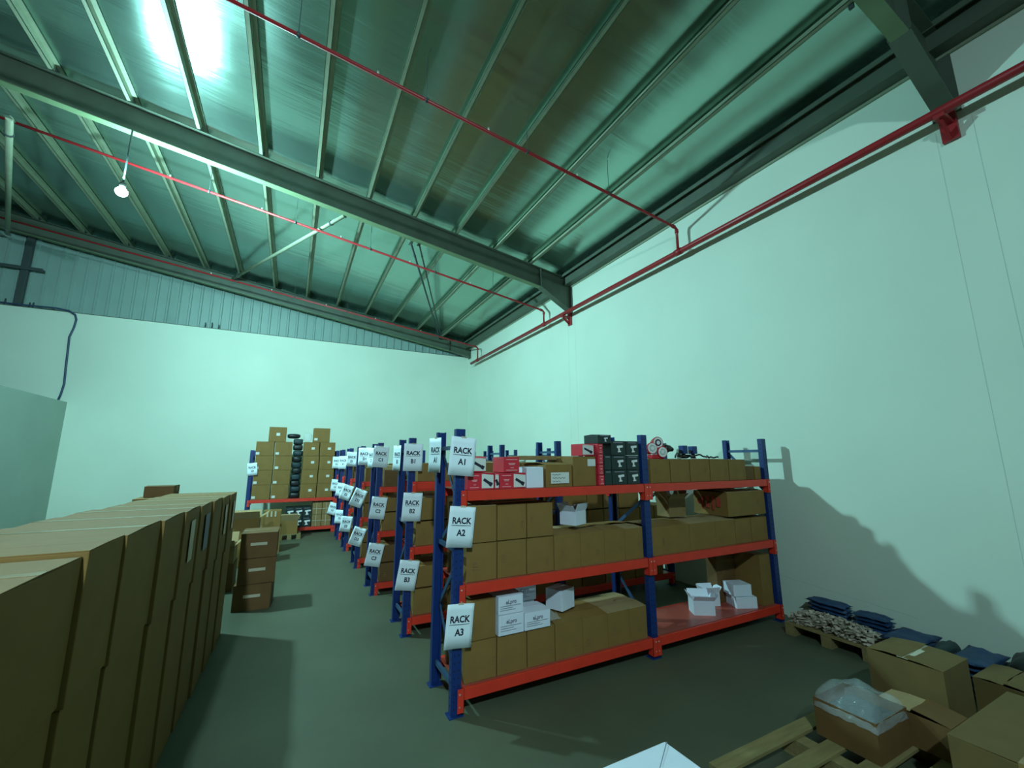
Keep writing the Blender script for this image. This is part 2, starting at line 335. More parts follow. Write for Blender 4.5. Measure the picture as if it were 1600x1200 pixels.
# ------------------------------------------------------------------ lamps
M['glow'] = emit('lamp_glow', (0.75, 1.0, 0.92), 60.0)
def lamp(P, colr, watts, top, lb, power_name, throw=None):
    rt = empty('pendant_lamp', P)
    b = MB(); b.tube([(0, 0, 0.13), (0, 0, top-P[2])], 0.011, 8); b.build('rod', M['dark_steel'], rt)
    b = MB(); b.tube([(0, 0, 0.135), (0, 0, 0.13), (0, 0, 0.08), (0, 0, 0.075)], [0.012, 0.035, 0.04, 0.028], 16); b.build('lamp_holder', M['dark_steel'], rt)
    b = MB(); bmesh.ops.create_icosphere(b.bm, subdivisions=3, radius=0.072)
    for v in b.bm.verts:
        if v.co.z > 0: v.co.x *= 1-0.5*v.co.z/0.072*0.6; v.co.y *= 1-0.5*v.co.z/0.072*0.6
    for f in b.bm.faces: f.smooth = True
    b.build('bulb', M['glow'], rt)
    ld = bpy.data.lights.new(power_name, 'POINT'); ld.energy = watts; ld.color = colr; ld.shadow_soft_size = 0.085
    if throw:        # strength weighted by direction, a shaping added to balance light on the walls
        ld.use_nodes = True; nt = ld.node_tree; em = nt.nodes['Emission']
        tcn = nt.nodes.new('ShaderNodeTexCoord'); dp = nt.nodes.new('ShaderNodeVectorMath'); dp.operation = 'DOT_PRODUCT'
        dp.inputs[1].default_value = Vector(throw)
        mr = nt.nodes.new('ShaderNodeMapRange'); mr.inputs[1].default_value = -1; mr.inputs[2].default_value = 1; mr.inputs[3].default_value = 0.0; mr.inputs[4].default_value = 1.0
        nt.links.new(tcn.outputs['Normal'], dp.inputs[0]); nt.links.new(dp.outputs['Value'], mr.inputs[0]); pw = nt.nodes.new('ShaderNodeMath'); pw.operation = 'POWER'; pw.inputs[1].default_value = 2.0
        ma = nt.nodes.new('ShaderNodeMath'); ma.operation = 'MULTIPLY_ADD'; ma.inputs[1].default_value = 1.3; ma.inputs[2].default_value = 0.1
        nt.links.new(mr.outputs[0], pw.inputs[0]); nt.links.new(pw.outputs[0], ma.inputs[0]); nt.links.new(ma.outputs[0], em.inputs['Strength'])
    lo = bpy.data.objects.new(power_name, ld); col.objects.link(lo); lo.parent = rt
    tag(rt, lb, 'lamp', 'pendant lamps'); return rt
lamp(LAMP, LAMP_COL, LAMP_W, bot_z(-2.45)-0.42, 'bright glowing lamp hanging on a rod below the middle rafter', 'lamp_light', throw=(0.90, 0.35, -0.2))
lamp(LAMP2, LAMP2_COL, LAMP2_W, roof_z(-1.2), 'glowing lamp hanging behind the camera on the near side of the roof', 'lamp_light', throw=(-0.60, 0.69, -0.41))

# ------------------------------------------------------------------ text
_tcache = {}
def text_mesh(s, size):
    k = (s, size)
    if k not in _tcache:
        c = bpy.data.curves.new('t', 'FONT'); c.body = s; c.size = size; c.align_x = 'CENTER'; c.align_y = 'CENTER'; c.offset = 0.0017*size/0.05
        c.resolution_u = 3
        o = bpy.data.objects.new('t', c); col.objects.link(o)
        bpy.context.view_layer.update()
        me = bpy.data.meshes.new_from_object(o.evaluated_get(bpy.context.evaluated_depsgraph_get()))
        bpy.data.objects.remove(o); bpy.data.curves.remove(c); _tcache[k] = me
    return _tcache[k]
def add_text(b, s, size, x, z, y=-0.001):
    tmp = text_mesh(s, size); n0 = len(b.bm.verts); b.bm.from_mesh(tmp); b.bm.verts.ensure_lookup_table()
    for v in b.bm.verts[n0:]: v.co = Vector((x + v.co.x*0.92, y, z + v.co.y))

# ------------------------------------------------------------------ cartons
rng = random.Random(4)
def carton(x0, x1, y0, y1, z0, z1, label, mt='card', cat='carton', group=None, flaps='closed', tape=True, drop=True, prints=True, face='-y', lab=None, rz=0.0, name='cardboard_carton', bulge=0.004, lean=0.0):
    """Closed or open carton: a walled body with top flaps, tape, printing."""
    W, D, H = x1-x0, y1-y0, z1-z0
    rt = empty(name, ((x0+x1)/2, (y0+y1)/2, z0), rz)
    t = 0.004; bulge = min(bulge, 0.0022); hw = hd = 0; hw, hd = W/2-0.0015-(bulge*1.35 if flaps == 'closed' else 0), D/2-0.0015
    b = MB()
    if flaps == 'closed':
        nx, nz = 4, 4
        v = b.box(-hw, hw, -hd, hd, 0, H-0.006)
        bmesh.ops.subdivide_edges(b.bm, edges=b.bm.edges[:], cuts=3, use_grid_fill=True)
        for q in b.bm.verts:
            fx = 1-(q.co.x/hw)**2; fy = 1-(q.co.y/hd)**2; fz = 1-((q.co.z-H/2)/(H/2))**2
            k = bulge*rng.uniform(0.4, 1.3)
            if abs(q.co.y) > hd-1e-4: q.co.y += math.copysign(k*fx*max(fz, 0), q.co.y)
            if abs(q.co.x) > hw-1e-4: q.co.x += math.copysign(k*fy*max(fz, 0), q.co.x)
        b.build('body', M[mt], rt, bevel=0.003)
        b = MB()
        lift = rng.uniform(0.0, 0.006)
        for sg in (-1, 1):
            vv = b.box(-hw, hw, min(sg*hd, sg*0.0015), max(sg*hd, sg*0.0015), H-0.006, H-0.002)
            for q in vv:
                if abs(q.co.y) < 0.01: q.co.z += lift
        b.build('top_flaps', M[mt], rt)
        if tape:
            b = MB(); b.box(-hw-0.001, hw+0.001, -0.024, 0.024, H-0.002+lift, H-0.0012+lift); [b.box(sx*(hw+0.0032)-0.0003, sx*(hw+0.0032)+0.0003, -0.024, 0.024, H-0.06, H-0.0012+lift) for sx in (-1, 1) if drop]
            b.build('tape', M['tape'], rt)
    else:
        b.box(-hw, hw, -hd, hd, 0, t)
        b.box(-hw, hw, -hd, -hd+t, t, H); b.box(-hw, hw, hd-t, hd, t, H); b.box(-hw, -hw+t, -hd+t, hd-t, t, H); b.box(hw-t, hw, -hd+t, hd-t, t, H)
        b.build('body', M[mt], rt)
        if flaps == 'half':          # big flaps lying almost shut, their edges lifted
            for sg in (-1, 1):
                b = MB(); a = rng.uniform(0.02, 0.10); n = 8; L = D/2-0.002; T = []
                for i in range(n+1):
                    x = -hw + 2*hw*i/n; zz = H + 0.001 + 0.012*noise.noise(Vector((x*6+x0*9, sg*3.0, z0)))**2
                    T.append(((x, sg*hd, H), (x, sg*(hd-L*0.55), zz+L*0.5*a+0.006), (x, sg*(hd-L*0.98), zz + L*a + 0.012*noise.noise(Vector((x*9, sg*2.0+x0, 1))))))
                for i in range(n):
                    for j in range(2): b.quad(T[i][j], T[i+1][j], T[i+1][j+1], T[i][j+1])
                bmesh.ops.remove_doubles(b.bm, verts=b.bm.verts[:], dist=1e-5)
                fo = b.build('flap', M['cardin'] if rng.random() < 0.4 and mt != 'card_dimmed' else M[mt], rt); sm = fo.modifiers.new('s', 'SOLIDIFY'); sm.thickness = 0.003; sm.offset = 1
        elif flaps == 'open':        # open, flaps folded outwards
            for sx, sy in ((0, -1), (0, 1), (-1, 0), (1, 0)):
                a = rng.uniform(0.5, 1.25); L = 0.42*(D if sy else W)*(0.8 if sx else 1)
                L = min(L, 0.16)
                c_, s_ = math.cos(a)*L, math.sin(a)*L
                b = MB()
                if sy: b.quad((-hw, sy*hd, H), (hw, sy*hd, H), (hw, sy*(hd+c_), H+s_), (-hw, sy*(hd+c_), H+s_))
                else: b.quad((sx*hw, -hd, H), (sx*hw, hd, H), (sx*(hw+c_), hd, H+s_), (sx*(hw+c_), -hd, H+s_))
                fo = b.build('flap', M['cardin'] if mt.startswith('card') else M[mt], rt); sm = fo.modifiers.new('s', 'SOLIDIFY'); sm.thickness = 0.003
    if prints and mt.startswith('card'):
        b = MB(); s = 1 if face == '-y' else 0
        for k in (rng.choice((0, 1)),):
            cx = (-0.22+0.5*k)*W + rng.uniform(-0.03, 0.03); cz = H*rng.uniform(0.35, 0.62)
            for r in range(3):
                ww = rng.uniform(0.02, 0.045)*min(1.0, W/0.3); b.box(cx-ww/2, cx+ww/2, -hd-0.006, -hd-0.0052, cz-r*0.022, cz-r*0.022+0.007)
        b.build('printing', M['print'], rt)
    if lab:
        (lx, lz, lw, lh, lm) = lab
        b = MB(); b.box(-hw+lx*W, -hw+lx*W+lw, -hd-0.007, -hd-0.006, lz*H, lz*H+lh); b.build('label', M[lm], rt)
    if lean: rt.rotation_euler[1] = lean
    tag(rt, label, cat, group)
    return rt

# ------------------------------------------------------------------ storage racks
def upright_mesh(h=2.04):
    b = MB(); w2 = 0.038; t = 0.003; d = 0.05
    # perforated front web as strips, two returns
    b.box(-w2, w2, 0, t, 0, h); b.box(-w2, -w2+t, t, d, 0, h); b.box(w2-t, w2, t, d, 0, h)
    b.box(-w2, -w2+0.014, d, d+t, 0, h); b.box(w2-0.014, w2, d, d+t, 0, h)
    z = 0.04
    while z < h-0.02:
        for sx in (-0.017, 0.017): b.box(sx-0.004, sx+0.004, -0.0008, 0.0, z, z+0.014)
        b.box(-0.0388, -0.038, 0.018, 0.028, z+0.025, z+0.037)
        z += 0.05
    return b
def rack(letter, x0, y, levels, bays=2, label='', depth=0.53, left_bay=None, sheets=()):
    rt = empty('storage_rack', (x0, y, 0))
    xs = [1.94*k for k in range(bays+1)]
    first = None
    for k, x in enumerate(xs):
        for yy, fl in ((0, 1), (depth, -1)):
            u = upright_mesh().build('upright', M['blue'], rt); u.location = (x, yy, 0); u.data.materials.append(M['ink'])
            for p in u.data.polygons: p.material_index = 1 if p.area < 0.0002 and p.center.y < 0.035 and abs(p.center.z-1.02) < 1.0 else 0
            if fl < 0: u.rotation_euler = (0, 0, math.pi)
            f = MB(); f.box(-0.055, 0.055, -0.02, 0.075, 0, 0.006); f.build('foot_plate', M['blue'], u)
        for z in (1.88, 1.10, 0.16):
            b = MB(); b.box(x-0.012, x+0.012, 0.05, depth-0.05, z, z+0.032); b.build('brace', M['brace'], rt)
        for (za, zb, ya, yb) in ((1.86, 1.42, depth-0.05, 0.05), (1.42, 1.12, 0.05, depth-0.05), (1.05, 0.62, 0.05, depth-0.05), (0.62, 0.20, depth-0.05, 0.05)):
            b = MB(); b.bar((x+0.014, ya, za), (x+0.014, yb, zb), 0.008, 0.034, up=(0, 0.5, 1)); b.build('brace', M['brace'], rt)
    for k in range(bays):
        xa, xb = xs[k], xs[k+1]
        lv = levels if not (left_bay and k == 0) else left_bay
        for z in lv:
            for yy, s in ((0, -1), (depth, 1)):
                yf = yy + s*0.003
                bm_ = MB()
                y_in, y_out = sorted((yf - s*0.001, yf + s*0.022))
                bm_.box(xa+0.045, xb-0.045, y_in, y_out, z-0.075, z)
                bm_.box(xa+0.045, xb-0.045, min(yf, yf-s*0.02), max(yf, yf-s*0.02), z-0.075, z-0.022)
                be = bm_.build('beam', M['beam'], rt, bevel=0.002)
                for (xc, sg) in ((xa, 1), (xb, -1)):
                    c = MB(); x_a, x_b = sorted((xc+sg*0.002, xc+sg*0.052))
                    ya_, yb_ = sorted((yf + s*0.0225, yf+s*0.0255)); c.box(x_a, x_b, ya_, yb_, z-0.15, z+0.004)
                    xw, xv = sorted((xc+sg*0.052, xc+sg*0.049)); c.box(xw, xv, min(yf-s*0.04, yf+s*0.0255), max(yf-s*0.04, yf+s*0.0255), z-0.15, z+0.004)
                    cp = c.build('connector', M['beam'], be)
                    if s < 0:
                        c = MB(); c.tube([(xc+sg*0.018, yf+s*0.0255, z-0.03), (xc+sg*0.018, yf+s*0.030, z-0.03)], 0.006, 8); c.tube([(xc+sg*0.018, yf+s*0.0255, z-0.11), (xc+sg*0.018, yf+s*0.030, z-0.11)], 0.004, 8); c.build('rivet', M['rivet'], be)
            b = MB()
            n = 5
            for q in range(n):
                xq0 = xa+0.04 + (xb-xa-0.08)*q/n; xq1 = xa+0.04+(xb-xa-0.08)*(q+1)/n - 0.002
                b.box(xq0, xq1, 0.006, depth-0.006, z-0.004, z+0.001)
            b.build('deck', M['deck'], rt)
    tag(rt, label, 'rack', 'blue and red storage racks')
    return rt
def sheet(x, y, z, ang, l1, l2, label, size=(0.21, 0.297), bend=0.0, yaw=0.0):
    rt = empty('paper_sign', (x, y, z)); rt.rotation_euler = (0, R(ang), R(yaw))
    b = MB(); W2, H2 = size[0]/2, size[1]/2; n = 8; V = []
    def cur(u, v): return -0.010*(u*u)*bend - 0.006*bend*max(0, -v)
    for i in range(n+1):
        u = -1+2*i/n; V.append([b.bm.verts.new((u*W2, cur(u, v), v*H2)) for v in (-1, -0.4, 0.2, 0.7, 1)])
    for i in range(n):
        for j in range(4):
            f = b.bm.faces.new((V[i][j], V[i+1][j], V[i+1][j+1], V[i][j+1])); f.smooth = True
    p = b.build('sheet', M['paper'], rt)
    so = p.modifiers.new('s', 'SOLIDIFY'); so.thickness = 0.0006; so.offset = 0
    k = size[0]/0.21
    b = MB(); add_text(b, l1, 0.063*k, 0, 0.042, 0); add_text(b, l2, 0.063*k, 0.006, -0.045, 0)
    b.quad((-0.078*k, 0, 0.008), (0.078*k, 0, 0.008), (0.078*k, 0, 0.0115), (-0.078*k, 0, 0.0115))
    for q in b.bm.verts: q.co.y = cur(q.co.x/W2, q.co.z/H2) - 0.0016
    b.build('lettering', M['ink'], rt)
    b = MB(); b.box(-0.022, 0.022, -0.0022, -0.0012, H2-0.007, H2+0.006); b.build('tape', M['wtape'], rt)
    tag(rt, label, 'sign', 'paper rack signs'); return rt

LV1 = (1.56, 0.875, 0.18); LV2 = (1.42, 0.82, 0.15); LV3 = LV2
RK = {}
RK['A'] = rack('A', 1.178, 3.17, LV1, label='blue and red storage rack nearest the camera, signed A1 to A3')
RK['B'] = rack('B', 1.19, 4.72, LV1, label='blue and red storage rack with signs B1 to B3, second in the row')
RK['C'] = rack('C', 1.125, 6.28, LV2, label='blue and red storage rack with signs C1 to C3, third in the row')
RK['D'] = rack('D', 1.115, 7.90, LV2, label='blue and red storage rack with tilted signs D2 and D3, fourth in the row')
RK['E'] = rack('E', 1.10, 9.44, LV3, label='blue and red storage rack with signs E1 to E3, fifth in the row')
RK['F'] = rack('F', 1.085, 10.84, LV3, label='blue and red storage rack signed F, second from the back wall')
RK['G'] = rack('G', -0.87, 12.10, LV3, bays=3, left_bay=(0.855, 0.155), label='long blue and red rack before the back wall with stacked cartons at its left')

SG = [('A1',1.181,3.14,1.826,-5.0),('A2',1.181,3.14,1.298,-5.7),('A3',1.181,3.14,0.606,-5.0),
 ('B1',1.188,4.69,1.827,-1.2),('B2',1.196,4.69,1.297,-3.5),('B3',1.174,4.69,0.604,-9.5),
 ('C1',1.122,6.25,1.843,-4.5),('C2',1.121,6.25,1.14,-7.7),('C3',1.103,6.25,0.524,-12.0),
 ('D1',1.13,7.87,1.86,0.0),('D2',1.068,7.87,1.157,-22.5),('D3',1.092,7.87,0.519,-20.0),
 ('E1',1.106,9.41,1.814,-3),('E2',1.044,9.41,1.148,-19.0),('E3',1.074,9.41,0.529,-9.0),
 ('F1',1.079,10.81,1.742,1.0),('F2',1.068,10.81,1.122,-9.0),('F3',1.079,10.81,0.518,-3.0),
 ('G1',1.047,12.07,1.735,-0.5),('G2',1.048,12.07,1.155,-4.8),('G3',1.028,12.07,0.575,-15.0)]
for t, x, y, z, a in SG:
    lvl = {'1': 'top', '2': 'middle', '3': 'lowest'}[t[1]]
    sheet(x, y - (0.05 if t[0] in 'FG' else 0.04 if t == 'D1' else 0), z, -a, 'RACK', t, 'white paper sign reading RACK %s on the %s part of a blue post' % (t, lvl), bend=0.5 if t[0] in 'ABC' else 1.0, yaw={'F': -32, 'G': -28}.get(t[0], -25 if t == 'D1' else 0))
sheet(-0.83, 12.07, 1.584, -6.0, 'RACK', 'G1', 'white paper sign on the blue post at the far left end of the last rack')
for y, x, z, lt in ((3.62, 1.115, 1.84, 'A'), (5.18, 1.125, 1.82, 'B'), (6.74, 1.07, 1.83, 'C')):
    s_ = sheet(x, y, z, 0, 'RACK', lt+'1', 'white paper sign seen edge-on on the rear post of the rack signed %s1' % lt, yaw=-78, bend=0.8)

# ------------------------------------------------------------------ goods on rack A
G_ = 'brown cartons on rack A'
yA = 3.19
xb = [1.245, 1.510, 1.775, 2.040, 2.318, 2.590, 2.840, 3.05]
pos = ['leftmost', 'second from left', 'third from left', 'fourth from left', 'fifth from left', 'sixth from left', 'rightmost']; BK = 3.64
for i in range(7):
    carton(xb[i], xb[i+1], yA, 3.64, 0.182, 0.455, 'brown carton on the bottom shelf of rack A, lower row, left bay, %s' % pos[i], group=G_, flaps='closed' if i < 3 else 'half')
carton(1.245, 1.505, yA+0.005, 3.62, 0.457, 0.735, 'brown carton beside the white boxes, on the lower row behind sign A3', group=G_)
def white_carton(x0, x1, y0, y1, z0, z1, label, txt='eLpro', flaps='closed', rz=0):
    c = carton(x0, x1, y0, y1, z0, z1, label, mt='whitebox', cat='carton', group='white cartons on rack A', flaps=flaps, tape=False, prints=False, rz=rz, name='white_carton', bulge=0.001)
    if txt:
        W, D, H = x1-x0, y1-y0, z1-z0
        b = MB(); add_text(b, txt, 0.042, 0, H*0.66, -D/2-0.004)
        for r in range(3): ww = W*(0.8, 0.5, 0.6)[r]; b.quad((-W*0.42, -D/2-0.004, H*(0.45-0.11*r)), (-W*0.42+ww, -D/2-0.004, H*(0.45-0.11*r)), (-W*0.42+ww, -D/2-0.004, H*(0.45-0.11*r)+0.003), (-W*0.42, -D/2-0.004, H*(0.45-0.11*r)+0.003))
        b.build('lettering', M['greyink'], c)
    return c
white_carton(1.515, 1.742, 3.175, 3.40, 0.460, 0.607, 'white printed carton, bottom left of the white group by sign A3')
white_carton(1.745, 1.990, 3.175, 3.40, 0.460, 0.592, 'white printed carton, bottom right of the white group by sign A3')
white_carton(1.515, 1.738, 3.178, 3.38, 0.609, 0.742, 'white printed carton, upper left of the white group by sign A3')
white_carton(1.735, 1.975, 3.41, 3.60, 0.457, 0.60, 'white carton hidden low behind the white printed group', txt=None)
white_carton(1.745, 1.995, 3.41, 3.60, 0.602, 0.735, 'white printed carton standing back, upper right of the white group by sign A3')
white_carton(2.14, 2.34, 3.32, 3.50, 0.500, 0.668, 'white carton standing alone on open brown cartons on the bottom shelf', txt=None, rz=R(22))
# clear film rags
def film_sheet(cx, cy, cz, w_, d_, h_, label, seed):
    b = MB(); n = 14; V = []
    for i in range(n+1):
        r_ = []
        for j in range(n+1):
            u, v = i/n-0.5, j/n-0.5; k = max(0, 1-4*u*u)*max(0, 1-4*v*v)
            z = 0.006 + h_*k*(0.6+0.8*noise.noise(Vector((u*4+seed, v*4, seed)))) + 0.01*abs(noise.noise(Vector((u*11, v*11, seed))))
            r_.append(b.bm.verts.new((u*w_*(1+0.2*noise.noise(Vector((v*3, seed, 0)))), v*d_, z)))
        V.append(r_)
    for i in range(n):
        for j in range(n): f = b.bm.faces.new((V[i][j], V[i+1][j], V[i+1][j+1], V[i][j+1])); f.smooth = True
    o = b.build('plastic_film', M['film']); o.location = (cx, cy, cz); tag(o, label, 'plastic film'); return o
film_sheet(2.065, 3.30, 0.478, 0.11, 0.18, 0.07, 'crumpled clear plastic film between the white cartons and the lone white carton', 1.3)
# right bay, bottom shelf
white_carton(3.92, 4.14, 3.30, 3.48, 0.182, 0.325, 'open white carton standing nearest on the empty red shelf', txt=None, flaps='open', rz=R(-32))
white_carton(4.24, 4.42, 3.46, 3.60, 0.182, 0.33, 'open white carton behind the nearest white one on the red shelf', txt=None, flaps='open', rz=R(-20))
white_carton(4.50, 4.74, 3.23, 3.45, 0.182, 0.30, 'white carton low in the pair at the right of the red shelf', txt=None, rz=R(-25))
white_carton(4.48, 4.70, 3.26, 3.46, 0.304, 0.425, 'white carton resting on another at the right of the red shelf', txt=None, rz=R(-20))
carton(4.80, 4.998, 3.20, 3.64, 0.182, 0.72, 'tall brown carton at the right end of the bottom shelf', group=G_)
carton(4.45, 4.78, 3.50, 3.64, 0.182, 0.76, 'tall brown carton standing back behind the white cartons on the red shelf', group=G_, mt='card2')
# middle shelf, left bay
xm = [1.245, 1.510, 1.778, 2.045, 2.32, 2.590, 2.83, 3.055]
for i in range(7):
    carton(xm[i], xm[i+1], yA, 3.64, 0.877, 1.155, 'brown carton on the middle shelf of rack A, lower row, left bay, %s' % pos[i], group=G_, flaps='closed' if i < 3 else 'half')
for i, nm in enumerate(('left', 'middle', 'right')):
    carton((1.245, 1.510, 1.785)[i], (1.505, 1.783, 2.045)[i], yA+0.004, 3.64, 1.160, 1.435, 'brown carton stacked under the top shelf by sign A2, %s of three' % nm, group=G_, flaps='closed' if i else 'half')
white_carton(2.27, 2.46, 3.27, 3.44, 1.212, 1.335, 'open white carton with a scribble standing on open cartons on the middle shelf', txt=None, flaps='open', rz=R(24))
# middle shelf, right bay
xr = [3.17, 3.70, 4.10, 4.42, 4.70, 4.998]
for i in range(5):
    carton(xr[i], xr[i+1]-0.002, yA, 3.64, 0.877, 1.140, 'brown carton on the middle shelf of rack A, right bay row, %s' % ['leftmost', 'second from left', 'middle one', 'second from right', 'rightmost'][i], group=G_, flaps='half' if i < 3 else 'closed')
c = carton(4.33, 4.998, yA, 3.64, 1.170, 1.43, 'large brown carton with red print on its left end, upper right of rack A', group=G_, flaps='half')
b = MB()
for (ya, za, w_, h_) in ((-0.12, 0.10, 0.05, 0.10), (-0.05, 0.06, 0.03, 0.16), (0.02, 0.08, 0.05, 0.05), (0.02, 0.16, 0.05, 0.05), (0.09, 0.06, 0.03, 0.15), (0.14, 0.12, 0.04, 0.04)):
    b.box(-0.3425-0.0068, -0.3425-0.006, ya-w_/2, ya+w_/2, za, za+h_)
b.build('red_lettering', M['redprint'], c)
c = carton(3.72, 3.98, 3.46, 3.64, 1.175, 1.37, 'brown open carton standing back on the middle shelf right bay', group=G_, flaps='open', mt='card3')
# top shelf, left bay: red flashlight cartons
def red_carton(x0, x1, z0, z1, label, y0=3.18, y1=3.40, rz=0.0, pic='right', seed=0):
    W, D, H = x1-x0, y1-y0, z1-z0
    c = carton(x0, x1, y0, y1, z0, z1, label, mt='redbox', cat='carton', group='red flashlight cartons on the top shelf', tape=False, prints=False, rz=rz, name='red_carton', bulge=0.0008)
    yy = -D/2-0.003
    if pic:
        a, e = ((0.02*W, W/2-0.006) if pic == 'right' else (-W/2+0.006, W/2-0.006 if pic == 'full' else 0))
        b = MB(); b.quad((a, yy, 0.012), (e, yy, 0.012), (e, yy, H-0.02), (a, yy, H-0.010)); b.build('picture', M['label'], c)
        w_ = e-a; cx = (a+e)/2; cz = H*0.45
        b = MB(); b.bar((cx-w_*0.34, yy-0.001, cz+H*0.16), (cx+w_*0.30, yy-0.001, cz-H*0.16), 0.001, H*0.17, up=(0, 0, 1)); b.bar((cx+w_*0.16, yy-0.0012, cz-H*0.09), (cx+w_*0.36, yy-0.0012, cz-H*0.19), 0.001, H*0.24); b.build('torch_print', M['ink'], c)
    b = MB()
    if pic != 'full':
        x_l = -W/2+0.01; x_r = -0.01 if pic == 'right' else W/2-0.01
        for q, (f0, f1, zf) in enumerate(((0.1, 0.9, 0.80), (0.25, 0.75, 0.55), (0.3, 0.7, 0.48), (0.4, 0.65, 0.28), (0.1, 0.9, 0.12))):
            b.quad((x_l+(x_r-x_l)*f0, yy-0.0005, H*zf), (x_l+(x_r-x_l)*f1, yy-0.0005, H*zf), (x_l+(x_r-x_l)*f1, yy-0.0005, H*zf+0.006), (x_l+(x_r-x_l)*f0, yy-0.0005, H*zf+0.006))
    else: b.quad((-W/2+0.004, yy-0.0008, H-0.016), (W/2-0.004, yy-0.0008, H-0.016), (W/2-0.004, yy-0.0008, H-0.010), (-W/2+0.004, yy-0.0008, H-0.006))
    b.build('lettering', M['pinkink'], c)
    return c
red_carton(1.245, 1.475, 1.562, 1.697, 'red carton with a flashlight picture, leftmost on the top shelf below sign A1')
red_carton(1.525, 1.772, 1.562, 1.692, 'red carton with a flashlight picture, on the shelf left of the small white carton')
red_carton(1.275, 1.405, 1.699, 1.825, 'red carton with picture side forward, on top at the right edge of sign A1', pic='full')
red_carton(1.560, 1.711, 1.694, 1.822, 'plain red carton stacked in the gap before the flapped brown carton', pic=None)
red_carton(1.478, 1.522, 1.562, 1.690, 'narrow red carton wedged between two flashlight cartons', pic='full')
white_carton(1.80, 1.965, 3.20, 3.38, 1.562, 1.735, 'small white carton on the top shelf between red and brown cartons', txt=None, rz=R(-6))
c = carton(1.975, 2.25, yA, 3.60, 1.562, 1.752, 'brown carton with a handwritten white note and taped bulging flaps', group=G_, flaps='half')
b = MB(); b.box(-0.09, 0.10, -0.213, -0.212, 0.03, 0.125); b.build('note', M['label'], c)
b = MB()
for r in range(3):
    pts_ = [(-0.075+0.012*k, -0.2145, 0.105-0.028*r + 0.006*math.sin(k*2.3+r)) for k in range(12 if r == 1 else 8)]
    for k in range(len(pts_)-1): b.bar(pts_[k], pts_[k+1], 0.0006, 0.003)
b.build('handwriting', M['ink'], c)
c = carton(1.82, 2.24, 3.41, 3.64, 1.795, 1.835, 'flat pale carton lying across behind the handwritten note', group=G_, mt='card3', tape=True, prints=False)
c = carton(2.262, 2.525, yA, 3.62, 1.562, 1.828, 'tall brown carton with a white label at its upper right, beside the black cartons', group=G_, lab=(0.60, 0.66, 0.09, 0.065, 'label'))
for k in range(4):
    red_carton(2.535, 2.605 if k < 1 else 2.60, 1.562+0.096*k+0.001, 1.562+0.096*(k+1), 'slim red carton in a column beside the black drill cartons, %s from the shelf' % ORD[k], y0=3.17, y1=3.38, pic=None)
red_carton(2.45, 2.60, 1.948, 1.965, 'flat red carton on top of the red column', pic=None, y0=3.2, y1=3.38) if False else None
red_carton(2.39, 2.53, 1.832, 1.945, 'red carton with picture side forward, on the tall brown carton', pic='full', y0=3.22, y1=3.40)
def drill_carton(x0, x1, z0, z1, label, y0=3.175, y1=3.42, rz=0.0, side=True, wide=False, group='black drill cartons on the top shelf', drill=True):
    W, D, H = x1-x0, y1-y0, z1-z0
    c = carton(x0, x1, y0, y1, z0, z1, label, mt='blackbox', cat='carton', group=group, tape=False, prints=False, rz=rz, name='black_carton', bulge=0.0008)
    yy = -D/2-0.0032; s = H/0.14
    b = MB(); cx = 0.01; cz = H*0.48; s *= 0.85
    b.bar((cx-0.038*s, yy, cz+0.014*s), (cx+0.050*s, yy, cz+0.022*s), 0.001, 0.026*s); b.bar((cx-0.012*s, yy-0.0004, cz+0.01*s), (cx-0.006*s, yy-0.0004, cz-0.038*s), 0.001, 0.024*s); b.bar((cx-0.028*s, yy-0.0008, cz-0.040*s), (cx+0.018*s, yy-0.0008, cz-0.037*s), 0.001, 0.014*s)
    (b.build('drill_print', M['white_plastic'], c) if drill else b.bm.free())
    b = MB(); b.quad((-W*0.35, yy, H*0.84), (W*0.3, yy, H*0.84), (W*0.3, yy, H*0.84+0.008), (-W*0.35, yy, H*0.84+0.008)); b.build('lettering', M['greyink'], c)
    if side:
        b = MB(); xx = -W/2-0.0035
        b.quad((xx, -D*0.35, H*0.75), (xx, D*0.25, H*0.75), (xx, D*0.25, H*0.75+0.007), (xx, -D*0.35, H*0.75+0.007)); b.build('side_lettering', M['greyink'], c)
    return c
cols = [(2.70, 2.885), (2.887, 3.05)]
for r in range(3):
    for k, (a, e) in enumerate(cols):
        drill_carton(a, e, 1.562+0.138*r+0.001, 1.562+0.138*(r+1), 'black carton with white drill print, %s row from the shelf, %s column' % (ORD[r], ('left', 'right')[k]))
drill_carton(2.612, 2.698, 1.562, 1.70, 'narrow black carton end at the left foot of the drill cartons', side=False, drill=False)
drill_carton(2.612, 2.698, 1.702, 1.84, 'narrow black carton end midway up the left of the drill cartons', side=False, drill=False)
drill_carton(2.56, 2.72, 1.972-0.02, 2.05-0.01, 'black carton with drill print lying on top at the upper left', side=False, y0=3.20, y1=3.36) if False else None
c = drill_carton(2.535, 2.695, 1.948, 2.03, 'black carton with white drill print jutting out on top of the red column', side=False, y0=3.16, y1=3.38)
# top shelf, right bay
xt = [3.20, 3.484, 3.775, 4.09, 4.405, 4.71]
for i in range(5):
    carton(xt[i]+0.003, xt[i+1]-0.003, yA, 3.62, 1.562, 1.800 if i < 4 else 1.795, 'brown carton on the top shelf of rack A, right bay, %s' % ['leftmost', 'second', 'middle one', 'fourth', 'fifth, beside the lower ones'][i], group=G_)
carton(4.735, 4.875, yA+0.02, 3.50, 1.562, 1.715, 'small low brown carton on the top shelf, left of two by the end post', group=G_, mt='card2')
carton(4.88, 4.998, yA+0.01, 3.50, 1.562, 1.712, 'small low brown carton on the top shelf, touching the end post', group=G_)
